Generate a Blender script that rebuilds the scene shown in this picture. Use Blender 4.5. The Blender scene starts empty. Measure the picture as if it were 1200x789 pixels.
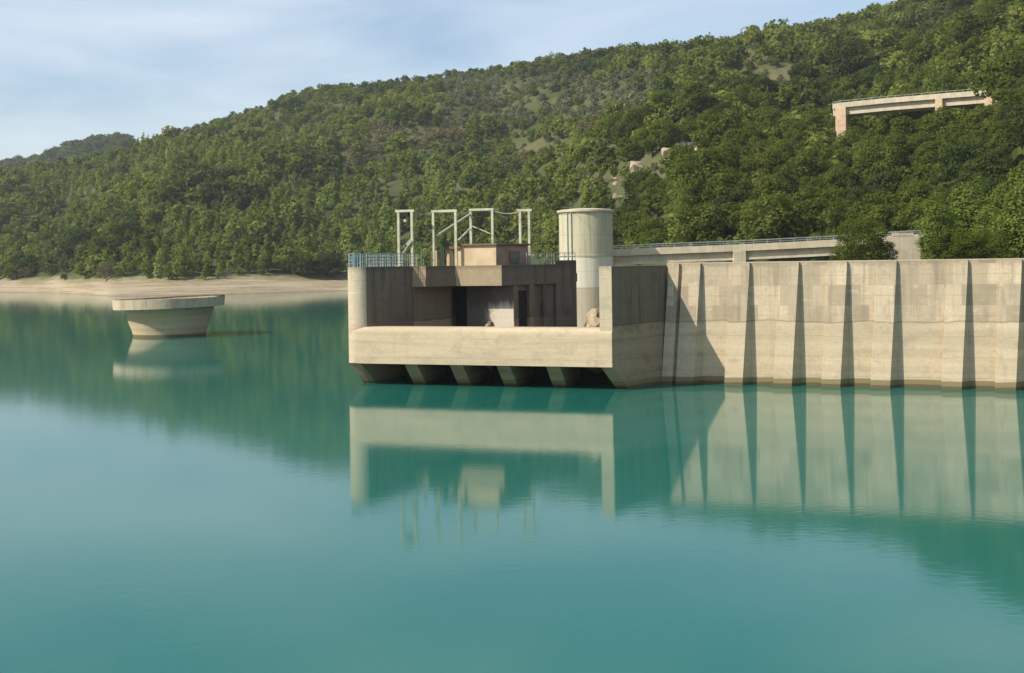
import bpy, bmesh, math, random
import numpy as np
from mathutils import Vector, Matrix

R = math.radians
C = bpy.context.scene.collection
SC = bpy.context.scene
rng = np.random.default_rng(7)
random.seed(7)

# ------------------------------------------------------------------ camera, sky, sun, exposure
CAM_H, FPX, HORIZ, ROLL = 10.0, 1400.0, 308.0, 0.8
cam_d = bpy.data.cameras.new("camera")
cam = bpy.data.objects.new("camera", cam_d)
C.objects.link(cam)
cam.location = (0, 0, CAM_H)
cam.rotation_euler = (R(90), R(ROLL), 0)
cam_d.sensor_fit = 'HORIZONTAL'
cam_d.sensor_width = 36
cam_d.lens = 36 * FPX / 1200
cam_d.shift_y = -(394.5 - HORIZ) / 1200
cam_d.clip_start = 0.5
cam_d.clip_end = 12000
SC.camera = cam

SUN_EL, SUN_AZ = 39.0, 65.0          # azimuth measured from straight behind the camera towards its left
sdir = Vector((-math.sin(R(SUN_AZ)) * math.cos(R(SUN_EL)), -math.cos(R(SUN_AZ)) * math.cos(R(SUN_EL)), math.sin(R(SUN_EL))))
sun_d = bpy.data.lights.new("sun", 'SUN')
sun_d.energy = 5.0
sun_d.angle = R(0.53)
sun_d.color = (1.0, 0.915, 0.77)
sun = bpy.data.objects.new("sun", sun_d)
C.objects.link(sun)
sun.rotation_euler = (-sdir).to_track_quat('-Z', 'Y').to_euler()
sun.location = sdir * 300

world = bpy.data.worlds.new("World")
SC.world = world
world.use_nodes = True
wn, wl = world.node_tree.nodes, world.node_tree.links
wn.clear()
w_out = wn.new('ShaderNodeOutputWorld')
w_bg = wn.new('ShaderNodeBackground')
w_bg.inputs['Strength'].default_value = 0.115
sky = wn.new('ShaderNodeTexSky')
sky.sky_type = 'NISHITA'
sky.sun_disc = False
sky.sun_elevation = R(SUN_EL)
sky.sun_rotation = math.atan2(sdir.x, sdir.y)
sky.air_density = 1.0
sky.dust_density = 0.8
sky.ozone_density = 1.4
tc = wn.new('ShaderNodeTexCoord')
mp = wn.new('ShaderNodeMapping')
mp.inputs['Scale'].default_value = (1.0, 1.0, 6.0)
mp.inputs['Rotation'].default_value = (0, R(-7), 0)
wl.new(tc.outputs['Generated'], mp.inputs['Vector'])
cn = wn.new('ShaderNodeTexNoise')
cn.inputs['Scale'].default_value = 2.2
cn.inputs['Detail'].default_value = 6
cn.inputs['Roughness'].default_value = 0.55
cn.inputs['Distortion'].default_value = 0.5
wl.new(mp.outputs[0], cn.inputs['Vector'])
cr = wn.new('ShaderNodeValToRGB')
cr.color_ramp.elements[0].position = 0.37
cr.color_ramp.elements[0].color = (0, 0, 0, 1)
cr.color_ramp.elements[1].position = 0.72
cr.color_ramp.elements[1].color = (1, 1, 1, 1)
wl.new(cn.outputs['Fac'], cr.inputs['Fac'])
cm = wn.new('ShaderNodeMath')
cm.operation = 'MULTIPLY'
cm.inputs[1].default_value = 0.7
wl.new(cr.outputs['Color'], cm.inputs[0])
wmix = wn.new('ShaderNodeMix')
wmix.data_type = 'RGBA'
wmix.inputs['B'].default_value = (6.2, 6.75, 7.3, 1)
wl.new(cm.outputs[0], wmix.inputs['Factor'])
wl.new(sky.outputs[0], wmix.inputs['A'])
wl.new(wmix.outputs['Result'], w_bg.inputs['Color'])
wl.new(w_bg.outputs[0], w_out.inputs['Surface'])

SC.view_settings.view_transform = 'Standard'
SC.view_settings.look = 'None'
SC.view_settings.gamma = 1
SC.view_settings.use_curve_mapping = False
SC.view_settings.exposure = 0.42

# ------------------------------------------------------------------ helpers
KR = math.tan(R(ROLL))


def at(px, py, Y):
    """the point at distance Y that the photograph shows at pixel px, py"""
    x = px - KR * (py - HORIZ)
    y = py + KR * (px - 600)
    return Vector(((x - 600) / FPX * Y, Y, CAM_H + (HORIZ - y) / FPX * Y))


class MB:
    def __init__(s):
        s.v, s.f = [], []

    def add(s, vs, fs):
        o = len(s.v)
        s.v += [tuple(p) for p in vs]
        s.f += [tuple(i + o for i in q) for q in fs]
        return s

    def loft(s, rings, cap=True):
        n = len(rings[0])
        vs = [p for r in rings for p in r]
        fs = []
        for k in range(len(rings) - 1):
            for i in range(n):
                j = (i + 1) % n
                fs.append((k * n + i, k * n + j, (k + 1) * n + j, (k + 1) * n + i))
        if cap:
            fs.append(tuple(reversed(range(n))))
            fs.append(tuple((len(rings) - 1) * n + i for i in range(n)))
        return s.add(vs, fs)

    def prism(s, poly, z0, z1):
        return s.loft([[(x, y, z0) for x, y in poly], [(x, y, z1) for x, y in poly]])

    def box(s, x0, x1, y0, y1, z0, z1):
        return s.prism([(x0, y0), (x1, y0), (x1, y1), (x0, y1)], z0, z1)

    def bar(s, a, b, w, h=None, up=(0, 0, 1)):
        a, b = Vector(a), Vector(b)
        h = h or w
        d = (b - a).normalized()
        up = Vector(up)
        if abs(d.dot(up)) > 0.98:
            up = Vector((0, 1, 0))
        x = d.cross(up).normalized() * w / 2
        y = x.cross(d).normalized() * h / 2
        return s.loft([[p - x - y, p + x - y, p + x + y, p - x + y] for p in (a, b)])

    def tube(s, pts, rads, n=8):
        pts = [Vector(p) for p in pts]
        rings = []
        for i, p in enumerate(pts):
            d = (pts[min(i + 1, len(pts) - 1)] - pts[max(i - 1, 0)]).normalized()
            up = Vector((0, 0, 1)) if abs(d.z) < 0.95 else Vector((0, 1, 0))
            x = d.cross(up).normalized()
            y = x.cross(d)
            r = rads[i] if hasattr(rads, '__len__') else rads
            rings.append([p + (x * math.cos(t) + y * math.sin(t)) * r for t in [2 * math.pi * k / n for k in range(n)]])
        return s.loft(rings)

    def lathe(s, prof, n=64, c=(0, 0), cap=True):
        return s.loft([[(c[0] + r * math.cos(2 * math.pi * k / n), c[1] + r * math.sin(2 * math.pi * k / n), z) for k in range(n)] for r, z in prof], cap)

    def build(s, name, mat, parent=None, bevel=0.0, smooth=False, seg=2):
        me = bpy.data.meshes.new(name)
        me.from_pydata(s.v, [], s.f)
        bm = bmesh.new()
        bm.from_mesh(me)
        bmesh.ops.recalc_face_normals(bm, faces=bm.faces)
        bm.to_mesh(me)
        bm.free()
        if smooth:
            me.polygons.foreach_set('use_smooth', [True] * len(me.polygons))
        me.materials.append(mat)
        o = bpy.data.objects.new(name, me)
        C.objects.link(o)
        if parent:
            o.parent = parent
        if bevel:
            m = o.modifiers.new('bevel', 'BEVEL')
            m.width = bevel
            m.segments = seg
            m.limit_method = 'ANGLE'
            m.angle_limit = R(35)
        if smooth:
            m = o.modifiers.new('edges', 'EDGE_SPLIT')
            m.split_angle = R(35)
        return o


def tag(o, label=None, cat=None, group=None, kind=None):
    if label:
        o['label'] = label
    if cat:
        o['category'] = cat
    if group:
        o['group'] = group
    if kind:
        o['kind'] = kind
    return o


def empty(name, loc=(0, 0, 0), rz=0.0):
    o = bpy.data.objects.new(name, None)
    C.objects.link(o)
    o.location = loc
    o.rotation_euler = (0, 0, rz)
    o.empty_display_size = 0.5
    return o


# ------------------------------------------------------------------ materials
class NT:
    def __init__(s, name):
        s.m = bpy.data.materials.new(name)
        s.m.use_nodes = True
        s.n, s.l = s.m.node_tree.nodes, s.m.node_tree.links
        s.b = s.n['Principled BSDF']
        s.out = s.n['Material Output']

    def node(s, t, **kw):
        x = s.n.new(t)
        for k, v in kw.items():
            setattr(x, k, v)
        return x

    def set(s, sock, v):
        if isinstance(v, bpy.types.NodeSocket):
            s.l.new(v, sock)
        elif isinstance(v, (tuple, list)) and len(v) == 3 and sock.type == 'RGBA':
            sock.default_value = (*v, 1)
        else:
            sock.default_value = v

    def pos(s):
        return s.node('ShaderNodeNewGeometry').outputs['Position']

    def objc(s):
        return s.node('ShaderNodeTexCoord').outputs['Object']

    def mapping(s, vec, scale=(1, 1, 1), loc=(0, 0, 0), rot=(0, 0, 0)):
        x = s.node('ShaderNodeMapping')
        s.l.new(vec, x.inputs['Vector'])
        x.inputs['Scale'].default_value = scale
        x.inputs['Location'].default_value = loc
        x.inputs['Rotation'].default_value = rot
        return x.outputs[0]

    def noise(s, vec, scale=1.0, detail=4, rough=0.55, dist=0.0):
        x = s.node('ShaderNodeTexNoise')
        s.l.new(vec, x.inputs['Vector'])
        x.inputs['Scale'].default_value = scale
        x.inputs['Detail'].default_value = detail
        x.inputs['Roughness'].default_value = rough
        x.inputs['Distortion'].default_value = dist
        return x.outputs['Fac']

    def ramp(s, fac, a, b, ca=0.0, cb=1.0):
        x = s.node('ShaderNodeMapRange')
        x.interpolation_type = 'SMOOTHSTEP'
        s.set(x.inputs['Value'], fac)
        x.inputs['From Min'].default_value = a
        x.inputs['From Max'].default_value = b
        x.inputs['To Min'].default_value = ca
        x.inputs['To Max'].default_value = cb
        return x.outputs[0]

    def math(s, op, a, b=0.0):
        x = s.node('ShaderNodeMath', operation=op)
        s.set(x.inputs[0], a)
        s.set(x.inputs[1], b)
        return x.outputs[0]

    def mix(s, f, a, b, mode='MIX'):
        x = s.node('ShaderNodeMix', data_type='RGBA', blend_type=mode)
        s.set(x.inputs['Factor'], f)
        s.set(x.inputs['A'], a)
        s.set(x.inputs['B'], b)
        return x.outputs['Result']

    def sep(s, vec):
        x = s.node('ShaderNodeSeparateXYZ')
        s.l.new(vec, x.inputs[0])
        return x.outputs

    def comb(s, x_, y_, z_):
        x = s.node('ShaderNodeCombineXYZ')
        s.set(x.inputs[0], x_)
        s.set(x.inputs[1], y_)
        s.set(x.inputs[2], z_)
        return x.outputs[0]

    def bump(s, h, strength=0.3, dist=0.05):
        x = s.node('ShaderNodeBump')
        s.l.new(h, x.inputs['Height'])
        x.inputs['Strength'].default_value = strength
        x.inputs['Distance'].default_value = dist
        s.l.new(x.outputs[0], s.b.inputs['Normal'])

    def finish(s, col, rough=0.85, metal=0.0, spec=0.3):
        s.set(s.b.inputs['Base Color'], col)
        s.set(s.b.inputs['Roughness'], rough)
        s.b.inputs['Metallic'].default_value = metal
        s.b.inputs['Specular IOR Level'].default_value = spec
        return s.m


def weathered_concrete(name, low, high, streak=0.5, forms=True, line=True, wet=True):
    t = NT(name)
    p = t.pos()
    o = t.objc()
    x, y, z = t.sep(p)[:3]
    ox, oy, oz = t.sep(o)[:3]
    wob = t.noise(t.mapping(p, (0.35, 0.35, 0.1)), 1.0, 3)
    zz = t.math('ADD', z, t.math('MULTIPLY', t.math('SUBTRACT', wob, 0.5), 0.5))
    fac_hi = t.ramp(zz, 4.96, 5.10)
    fine = t.noise(p, 5.0, 6, 0.65)
    big = t.noise(p, 0.45, 5, 0.6)
    # below: bleached, banded by the falling water
    band = t.noise(t.mapping(p, (0.05, 0.05, 1.1)), 1.0, 5, 0.6, 0.6)
    cl = t.mix(t.ramp(band, 0.35, 0.7), tuple(c * 0.84 for c in low), tuple(min(1, c * 1.04) for c in low))
    # above: grey, stained, formwork bays
    ch = high
    if forms:
        br = t.node('ShaderNodeTexBrick')
        t.l.new(t.comb(ox, oz, 0.0), br.inputs['Vector'])
        br.inputs['Scale'].default_value = 1.0
        br.inputs['Mortar Size'].default_value = 0.012
        br.inputs['Mortar Smooth'].default_value = 0.6
        br.inputs['Bias'].default_value = -0.1
        br.inputs['Brick Width'].default_value = 1.22
        br.inputs['Row Height'].default_value = 1.58
        br.inputs['Color1'].default_value = (*[c * 0.72 for c in high], 1)
        br.inputs['Color2'].default_value = (*[min(1, c * 1.40) for c in high], 1)
        br.inputs['Mortar'].default_value = (*[c * 0.75 for c in high], 1)
        ch = t.mix(t.ramp(big, 0.25, 0.65, 0.35, 0.95), high, br.outputs['Color'])
    st = t.noise(t.mapping(p, (1.6, 1.6, 0.10)), 1.0, 5, 0.7)
    ch = t.mix(t.math('MULTIPLY', t.ramp(st, 0.48, 0.72), streak), ch, tuple(c * 0.38 for c in high))
    spall = t.noise(t.mapping(p, (1.0, 1.0, 3.2)), 0.9, 5, 0.7)
    ch = t.mix(t.ramp(spall, 0.60, 0.66, 0, 0.55), ch, tuple(min(1, c * 1.45) for c in high))
    col = t.mix(fac_hi, cl, ch)
    stl = t.noise(t.mapping(p, (1.1, 1.1, 0.05), (4, 2, 0)), 1.0, 5, 0.7)
    col = t.mix(t.ramp(stl, 0.55, 0.8, 0, 0.38), col, tuple(c * 0.55 for c in low))
    if line:
        d = t.math('ABSOLUTE', t.math('SUBTRACT', zz, 5.06))
        col = t.mix(t.ramp(d, 0.02, 0.09, 0.55, 0.0), col, tuple(c * 0.35 for c in high))
    run = t.noise(t.mapping(p, (3.4, 3.4, 0.09), (1, 5, 2)), 1.0, 6, 0.75)
    col = t.mix(t.math('MULTIPLY', t.ramp(run, 0.56, 0.70, 0, 0.55), t.ramp(z, 4.0, 9.5, 0.25, 1.0)), col, tuple(c * 0.40 for c in high))
    lift = t.math('ABSOLUTE', t.math('SUBTRACT', t.math('FRACT', t.math('DIVIDE', t.math('ADD', z, t.math('MULTIPLY', wob, 0.04)), 1.58)), 0.5))
    col = t.mix(t.math('MULTIPLY', t.ramp(lift, 0.006, 0.022, 0.5, 0), t.ramp(big, 0.35, 0.6)), col, tuple(c * 0.45 for c in high))
    # blotches left by drying algae and patched spots
    bl = t.noise(t.mapping(p, (0.55, 0.55, 0.9), (7, 3, 1)), 1.0, 7, 0.72, 0.4)
    col = t.mix(t.ramp(bl, 0.50, 0.66, 0, 0.45), col, tuple(c * 0.62 for c in high))
    pk = t.noise(t.mapping(p, (1, 1, 1.6), (2, 9, 4)), 2.3, 6, 0.75)
    col = t.mix(t.ramp(pk, 0.62, 0.70, 0, 0.5), col, tuple(c * 0.42 for c in high))
    col = t.mix(t.ramp(pk, 0.36, 0.30, 0, 0.4), col, tuple(min(1, c * 1.25) for c in low))
    # a dirty crest
    col = t.mix(t.ramp(t.math('ADD', z, t.math('MULTIPLY', fine, 0.5)), 9.45, 10.1, 0, 0.75), col, tuple(c * 0.45 for c in high))
    col = t.mix(t.ramp(fine, 0.3, 0.75, 0.0, 0.30), col, tuple(c * 0.62 for c in high))
    if wet:
        wz = t.math('ADD', z, t.math('MULTIPLY', t.noise(t.mapping(p, (0.25, 0.25, 0.25)), 1.0, 2), 0.25))
        col = t.mix(t.ramp(wz, 0.68, 0.80, 1, 0), col, (0.20, 0.165, 0.085))
        col = t.mix(t.ramp(wz, 0.30, 0.42, 1, 0), col, (0.10, 0.085, 0.045))
    t.bump(t.math('ADD', t.math('MULTIPLY', fine, 0.6), big), 0.5, 0.06)
    return t.finish(col, 0.9)


M = {}
M['dam'] = weathered_concrete('dam_concrete', (0.52, 0.43, 0.295), (0.44, 0.362, 0.255), 0.55)
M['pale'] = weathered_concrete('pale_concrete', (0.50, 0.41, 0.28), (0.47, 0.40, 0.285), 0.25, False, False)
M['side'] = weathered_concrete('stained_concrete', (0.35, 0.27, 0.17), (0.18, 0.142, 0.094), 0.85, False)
M['dark'] = weathered_concrete('blackened_shade_concrete', (0.22, 0.175, 0.125), (0.165, 0.130, 0.092), 0.9, False, False)  # black staining, with the shade of turned-away faces put into the colour


def shade_soot_wall():  # painted shade with soot, left and above; the sunlit corner stays pale
    t = NT('shade_soot_plaster')
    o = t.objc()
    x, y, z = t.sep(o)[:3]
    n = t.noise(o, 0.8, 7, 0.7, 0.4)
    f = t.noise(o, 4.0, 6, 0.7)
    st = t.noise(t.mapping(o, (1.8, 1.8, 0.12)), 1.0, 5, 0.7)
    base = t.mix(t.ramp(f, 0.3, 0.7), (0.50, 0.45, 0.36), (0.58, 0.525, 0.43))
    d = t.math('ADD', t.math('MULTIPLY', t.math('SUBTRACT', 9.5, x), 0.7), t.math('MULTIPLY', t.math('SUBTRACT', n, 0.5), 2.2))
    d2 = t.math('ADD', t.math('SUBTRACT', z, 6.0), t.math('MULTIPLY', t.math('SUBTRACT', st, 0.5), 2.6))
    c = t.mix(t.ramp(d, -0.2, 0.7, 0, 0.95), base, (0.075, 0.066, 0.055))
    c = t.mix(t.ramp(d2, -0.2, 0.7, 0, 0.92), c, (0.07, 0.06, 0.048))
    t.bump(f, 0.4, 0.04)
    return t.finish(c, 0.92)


M['lower'] = shade_soot_wall()
M['girder'] = weathered_concrete('parapet_concrete', (0.42, 0.34, 0.23), (0.34, 0.27, 0.175), 0.25, False, False, False)


def simple(name, col, rough=0.7, metal=0.0, var=0.25, scale=2.0, streak=0.0, spec=0.3):
    t = NT(name)
    o = t.objc()
    n = t.noise(o, scale, 6, 0.65)
    c = t.mix(t.ramp(n, 0.3, 0.75), tuple(x * (1 - var) for x in col), tuple(min(1, x * (1 + var)) for x in col))
    if streak:
        s_ = t.noise(t.mapping(o, (2.5, 2.5, 0.12)), 1.0, 5, 0.7)
        c = t.mix(t.ramp(s_, 0.5, 0.75, 0, streak), c, tuple(x * 0.4 for x in col))
    t.bump(n, 0.25, 0.03)
    return t.finish(c, rough, metal, spec)


M['steel'] = simple('painted_steel', (0.42, 0.42, 0.30), 0.6, 0, 0.22, 1.5, 0.5)
M['rail_blue'] = simple('blue_paint', (0.19, 0.28, 0.345), 0.5, 0, 0.2)
M['rail_grey'] = simple('galvanised', (0.33, 0.37, 0.34), 0.5, 0.3, 0.2)
M['green_pipe'] = simple('green_paint', (0.12, 0.23, 0.14), 0.5, 0, 0.2)
M['plaster'] = simple('peach_plaster', (0.54, 0.415, 0.265), 0.9, 0, 0.14, 0.9, 0.3)
M['shed_side'] = simple('dark_render', (0.30, 0.205, 0.145), 0.9, 0, 0.18, 1.2, 0.2)  # darker render than the other shed walls
M['roof'] = simple('rusty_roof', (0.17, 0.105, 0.07), 0.8, 0, 0.3)
M['glass'] = simple('dusty_glass', (0.06, 0.08, 0.07), 0.15, 0, 0.3, 2, 0, 0.6)
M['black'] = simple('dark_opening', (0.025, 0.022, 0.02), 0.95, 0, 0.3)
M['asphalt'] = simple('asphalt', (0.055, 0.055, 0.055), 0.9)
M['bridge'] = simple('bridge_concrete', (0.50, 0.43, 0.315), 0.9, 0, 0.15, 0.6, 0.4)
M['brick'] = simple('ochre_masonry', (0.50, 0.37, 0.24), 0.9, 0, 0.2, 0.8, 0.2)
M['rock'] = simple('pale_rock', (0.37, 0.30, 0.205), 0.95, 0, 0.35, 0.5)
M['earth'] = simple('brown_earth', (0.115, 0.085, 0.06), 0.95, 0, 0.4, 0.8)
M['bark'] = simple('bark', (0.10, 0.075, 0.05), 0.95, 0, 0.4, 3)
M['bark_pale'] = simple('pale_bark', (0.26, 0.22, 0.17), 0.95, 0, 0.3, 3)


def tower_mat():
    t = NT('tower_concrete')
    p = t.pos()
    z = t.sep(p)[2]
    fine = t.noise(p, 4.0, 6, 0.65)
    st = t.noise(t.mapping(p, (2.2, 2.2, 0.10)), 1.0, 5, 0.7)
    zz = t.math('ADD', z, t.math('MULTIPLY', t.math('SUBTRACT', fine, 0.5), 0.12))
    up = t.mix(t.ramp(st, 0.42, 0.75), (0.44, 0.40, 0.28), (0.27, 0.25, 0.18))
    mid = t.mix(t.ramp(st, 0.4, 0.8), (0.56, 0.51, 0.41), (0.42, 0.37, 0.28))
    lo = t.mix(t.ramp(st, 0.4, 0.75), (0.42, 0.355, 0.26), (0.33, 0.275, 0.20))
    c = t.mix(t.ramp(zz, 6.1, 6.25), lo, mid)
    c = t.mix(t.ramp(zz, 10.8, 10.9), c, up)
    for h in (10.85, 6.17, 13.9, 8.6):
        d = t.math('ABSOLUTE', t.math('SUBTRACT', z, h))
        c = t.mix(t.ramp(d, 0.03, 0.08, 0.5 if h in (10.85, 6.17) else 0.2, 0), c, (0.12, 0.10, 0.07))
    t.bump(fine, 0.4, 0.04)
    return t.finish(c, 0.9)


M['tower'] = tower_mat()


def bell_mat():
    t = NT('spillway_concrete')
    p = t.pos()
    z = t.sep(p)[2]
    fine = t.noise(p, 2.5, 6, 0.65)
    st = t.noise(t.mapping(p, (1.2, 1.2, 0.12)), 1.0, 5, 0.7)
    band = t.noise(t.mapping(p, (0.03, 0.03, 1.8)), 1.0, 4)
    c = t.mix(t.ramp(st, 0.42, 0.72), (0.45, 0.38, 0.265), (0.30, 0.25, 0.17))
    c2 = t.mix(t.ramp(band, 0.4, 0.65), (0.40, 0.30, 0.18), (0.48, 0.39, 0.25))
    c = t.mix(t.ramp(z, 3.7, 3.95), c2, c)
    c = t.mix(t.ramp(fine, 0.35, 0.8, 0, 0.3), c, (0.2, 0.17, 0.12))
    c = t.mix(t.ramp(t.math('ADD', z, t.math('MULTIPLY', fine, 0.3)), 0.4, 0.6, 1, 0), c, (0.13, 0.10, 0.05))
    t.bump(fine, 0.35, 0.05)
    return t.finish(c, 0.9)


M['bell'] = bell_mat()


def terrain_mat():
    t = NT('hillside_ground')
    p = t.pos()
    z = t.sep(p)[2]
    n1 = t.noise(p, 0.035, 6, 0.6)
    n2 = t.noise(p, 0.35, 5, 0.65)
    n3 = t.noise(t.mapping(p, (0.03, 0.03, 2.4)), 1.0, 5, 0.6, 0.6)
    soil = t.mix(t.ramp(n2, 0.35, 0.7), (0.065, 0.075, 0.028), (0.105, 0.10, 0.048))
    scrub = t.mix(t.ramp(n1, 0.4, 0.62), (0.045, 0.06, 0.02), soil)
    at_ = t.node('ShaderNodeAttribute', attribute_name='meadow')
    dry = t.mix(t.ramp(n2, 0.3, 0.7), (0.095, 0.10, 0.042), (0.145, 0.12, 0.065))
    scrub = t.mix(at_.outputs['Fac'], scrub, dry)
    sand = t.mix(t.ramp(n3, 0.4, 0.62), (0.33, 0.275, 0.185), (0.20, 0.155, 0.10))
    sand = t.mix(t.ramp(n2, 0.35, 0.75, 0, 0.5), sand, (0.37, 0.32, 0.225))
    grass = t.mix(t.ramp(n2, 0.35, 0.65), (0.125, 0.14, 0.05), (0.22, 0.19, 0.105))
    zz = t.math('ADD', z, t.math('MULTIPLY', t.math('SUBTRACT', n1, 0.5), 7.0))
    c = t.mix(t.ramp(zz, 3.6, 5.4, 0, 0.8), sand, grass)
    c = t.mix(t.ramp(zz, 5.8, 7.0), c, scrub)
    c = t.mix(t.ramp(z, 0.15, 0.5, 0.55, 0), c, (0.15, 0.115, 0.07))
    t.bump(n2, 0.6, 0.6)
    return t.finish(c, 0.95, 0, 0.1)


M['ground'] = terrain_mat()


def water_mat():
    t = NT('lake_water')
    p = t.pos()
    n1 = t.noise(t.mapping(p, (1.0, 1.6, 1.0)), 1.6, 4, 0.55)
    n2 = t.noise(t.mapping(p, (0.5, 0.9, 1.0)), 0.22, 3, 0.5)
    n0 = t.noise(p, 0.02, 3, 0.5)
    col = t.mix(n0, (0.012, 0.112, 0.086), (0.015, 0.130, 0.103))
    b = t.node('ShaderNodeBump')
    b.inputs['Strength'].default_value = 1.0
    b.inputs['Distance'].default_value = 0.0024
    t.l.new(t.math('ADD', n1, t.math('MULTIPLY', n2, 1.2)), b.inputs['Height'])
    t.l.new(b.outputs[0], t.b.inputs['Normal'])
    t.b.inputs['IOR'].default_value = 1.36
    t.finish(col, 0.058, 0, 0.5)
    return t.m


M['water'] = water_mat()


def leaf_mat(name, ca=None, cb=None):
    """ca..cb: the tree's own leaf colour, one shade per tree; without them, the colour stored with each leaf clump"""
    t = NT(name)
    if ca is None:
        col = t.node('ShaderNodeAttribute', attribute_name='leaf_colour').outputs['Color']
    else:
        r = t.node('ShaderNodeObjectInfo').outputs['Random']
        n = t.noise(t.objc(), 1.3, 2)
        col = t.mix(r, ca, cb)
        col = t.mix(t.ramp(n, 0.35, 0.7), tuple(x * 0.8 for x in ca), col)
    d = t.node('ShaderNodeBsdfDiffuse')
    tr = t.node('ShaderNodeBsdfTranslucent')
    t.set(d.inputs['Color'], col)
    t.set(tr.inputs['Color'], t.mix(1.0, col, (1.1, 1.15, 0.55), 'MULTIPLY'))
    mx = t.node('ShaderNodeMixShader')
    mx.inputs[0].default_value = 0.45
    t.l.new(d.outputs[0], mx.inputs[1])
    t.l.new(tr.outputs[0], mx.inputs[2])
    t.n.remove(t.b)
    t.l.new(mx.outputs[0], t.out.inputs['Surface'])
    return t.m


# leaf colours (dark .. light shade) of each kind of tree
LEAF = {
    'broad': ((0.108, 0.138, 0.026), (0.188, 0.212, 0.05)),
    'dark': ((0.064, 0.09, 0.025), (0.108, 0.13, 0.038)),
    'poplar': ((0.155, 0.205, 0.044), (0.22, 0.265, 0.072)),
    'pine': ((0.124, 0.16, 0.03), (0.182, 0.212, 0.046)),
    'olive': ((0.13, 0.14, 0.08), (0.185, 0.19, 0.118)),
    'bare': ((0.14, 0.125, 0.072), (0.175, 0.15, 0.095)),
}
for k, (a_, b_) in LEAF.items():
    M['leaf_' + k] = leaf_mat(k + '_leaves', a_, b_)
M['leaf_mass'] = leaf_mat('woodland_leaves')

# ------------------------------------------------------------------ water
w = MB()
w.add([(-3000, -400, 0), (3000, -400, 0), (3000, 4500, 0), (-3000, 4500, 0)], [(0, 1, 2, 3)])
tag(w.build('lake_water', M['water']), kind='structure', label='calm turquoise reservoir water')

# ------------------------------------------------------------------ air
hz = bpy.data.materials.new('thin_haze')
hz.use_nodes = True
hz.node_tree.nodes.clear()
ho = hz.node_tree.nodes.new('ShaderNodeOutputMaterial')
hv = hz.node_tree.nodes.new('ShaderNodeVolumePrincipled')
hv.inputs['Color'].default_value = (0.86, 0.92, 1.0, 1)
hv.inputs['Density'].default_value = 0.00011
hv.inputs['Anisotropy'].default_value = 0.3
hz.node_tree.links.new(hv.outputs[0], ho.inputs['Volume'])
tag(MB().box(-3600, 3600, -420, 4700, -40, 345).build('haze', hz), 'thin blue haze over the lake and hills', None, None, 'stuff')

# ------------------------------------------------------------------ terrain
XP = np.array([-600, -300, -100, 0, 60, 130, 200, 260, 330, 400, 500, 600, 680, 740, 780, 850, 1000, 1200, 1400, 1700], float)
SHORE = np.array([560, 560, 545, 520, 500, 412, 405, 412, 435, 450, 430, 380, 290, 200, 125, 106, 100, 96, 93, 90], float)
ZSTART = np.array([-3] * 12 + [-3, 0, 7, 7.5, 8, 8, 8, 8], float)
BANK = np.array([620, 610, 590, 560, 540, 470, 460, 465, 480, 490, 480, 450, 350, 265, 225, 218, 210, 180, 160, 145], float)
ZBANK = np.array([6, 6, 5.5, 4.5, 6.5, 4.8, 4.6, 4.7, 5.6, 4.2, 5, 6, 7, 8, 8, 8, 8, 9, 10, 10], float)
RX = np.array([-600, -300, -100, 0, 50, 100, 150, 185, 230, 300, 345, 400, 450, 500, 560, 650, 720, 800, 850, 900, 960, 1000, 1040, 1070, 1200, 1400, 1700], float)
RYP = np.array([235, 225, 216, 205, 200, 192, 178, 168, 157, 131, 112, 104, 101, 94, 86, 75, 68, 62, 55, 43, 37, 31, 23, 8, -55, -120, -200], float)
RDIST = np.interp(RX, [-600, 0, 345, 720, 1000, 1200, 1700], [900, 900, 930, 900, 860, 760, 650])
RE = (HORIZ - (RYP + KR * (RX - 600))) / FPX


def undul(X, Y):
    return (5.5 * np.sin(X * 0.021 + 1.3) * np.sin(Y * 0.017 + 0.4) + 4.0 * np.sin(X * 0.047 + Y * 0.012 + 2.0)
            + 2.2 * np.sin(X * 0.09 - Y * 0.06) + 1.5 * np.sin(X * 0.05 + Y * 0.11 + 1))


def height(X, Y):
    px = 600 + FPX * X / Y
    ys, zs = np.interp(px, XP, SHORE), np.interp(px, XP, ZSTART)
    yb, zb = np.interp(px, XP, BANK), np.interp(px, XP, ZBANK)
    yr = np.interp(px, RX, RDIST)
    zr = CAM_H + yr * np.interp(px, RX, RE)
    s0 = np.clip((Y - ys) / (yb - ys), -1, 1)
    low = zs + (zb - zs) * np.where(s0 < 0, s0, s0 ** 0.55 if False else np.sign(s0) * np.abs(s0) ** 0.75)
    low = low + 0.35 * np.sin(X * 0.11) * np.sin(Y * 0.2) * (s0 > 0) * (1 - np.abs(2 * s0 - 1))
    s = np.clip((Y - yb) / (yr - yb), 0, 1)
    env = np.minimum(1, 4 * s) * np.minimum(1, 3 * (1 - s)) * 1.1
    up = zb + (zr - zb) * (0.80 * s + 0.20 * np.sin(s * np.pi / 2)) + undul(X, Y) * env
    h = np.where(Y <= yb, low, up)
    return h - np.maximum(0, Y - yr) * 0.30


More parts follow.
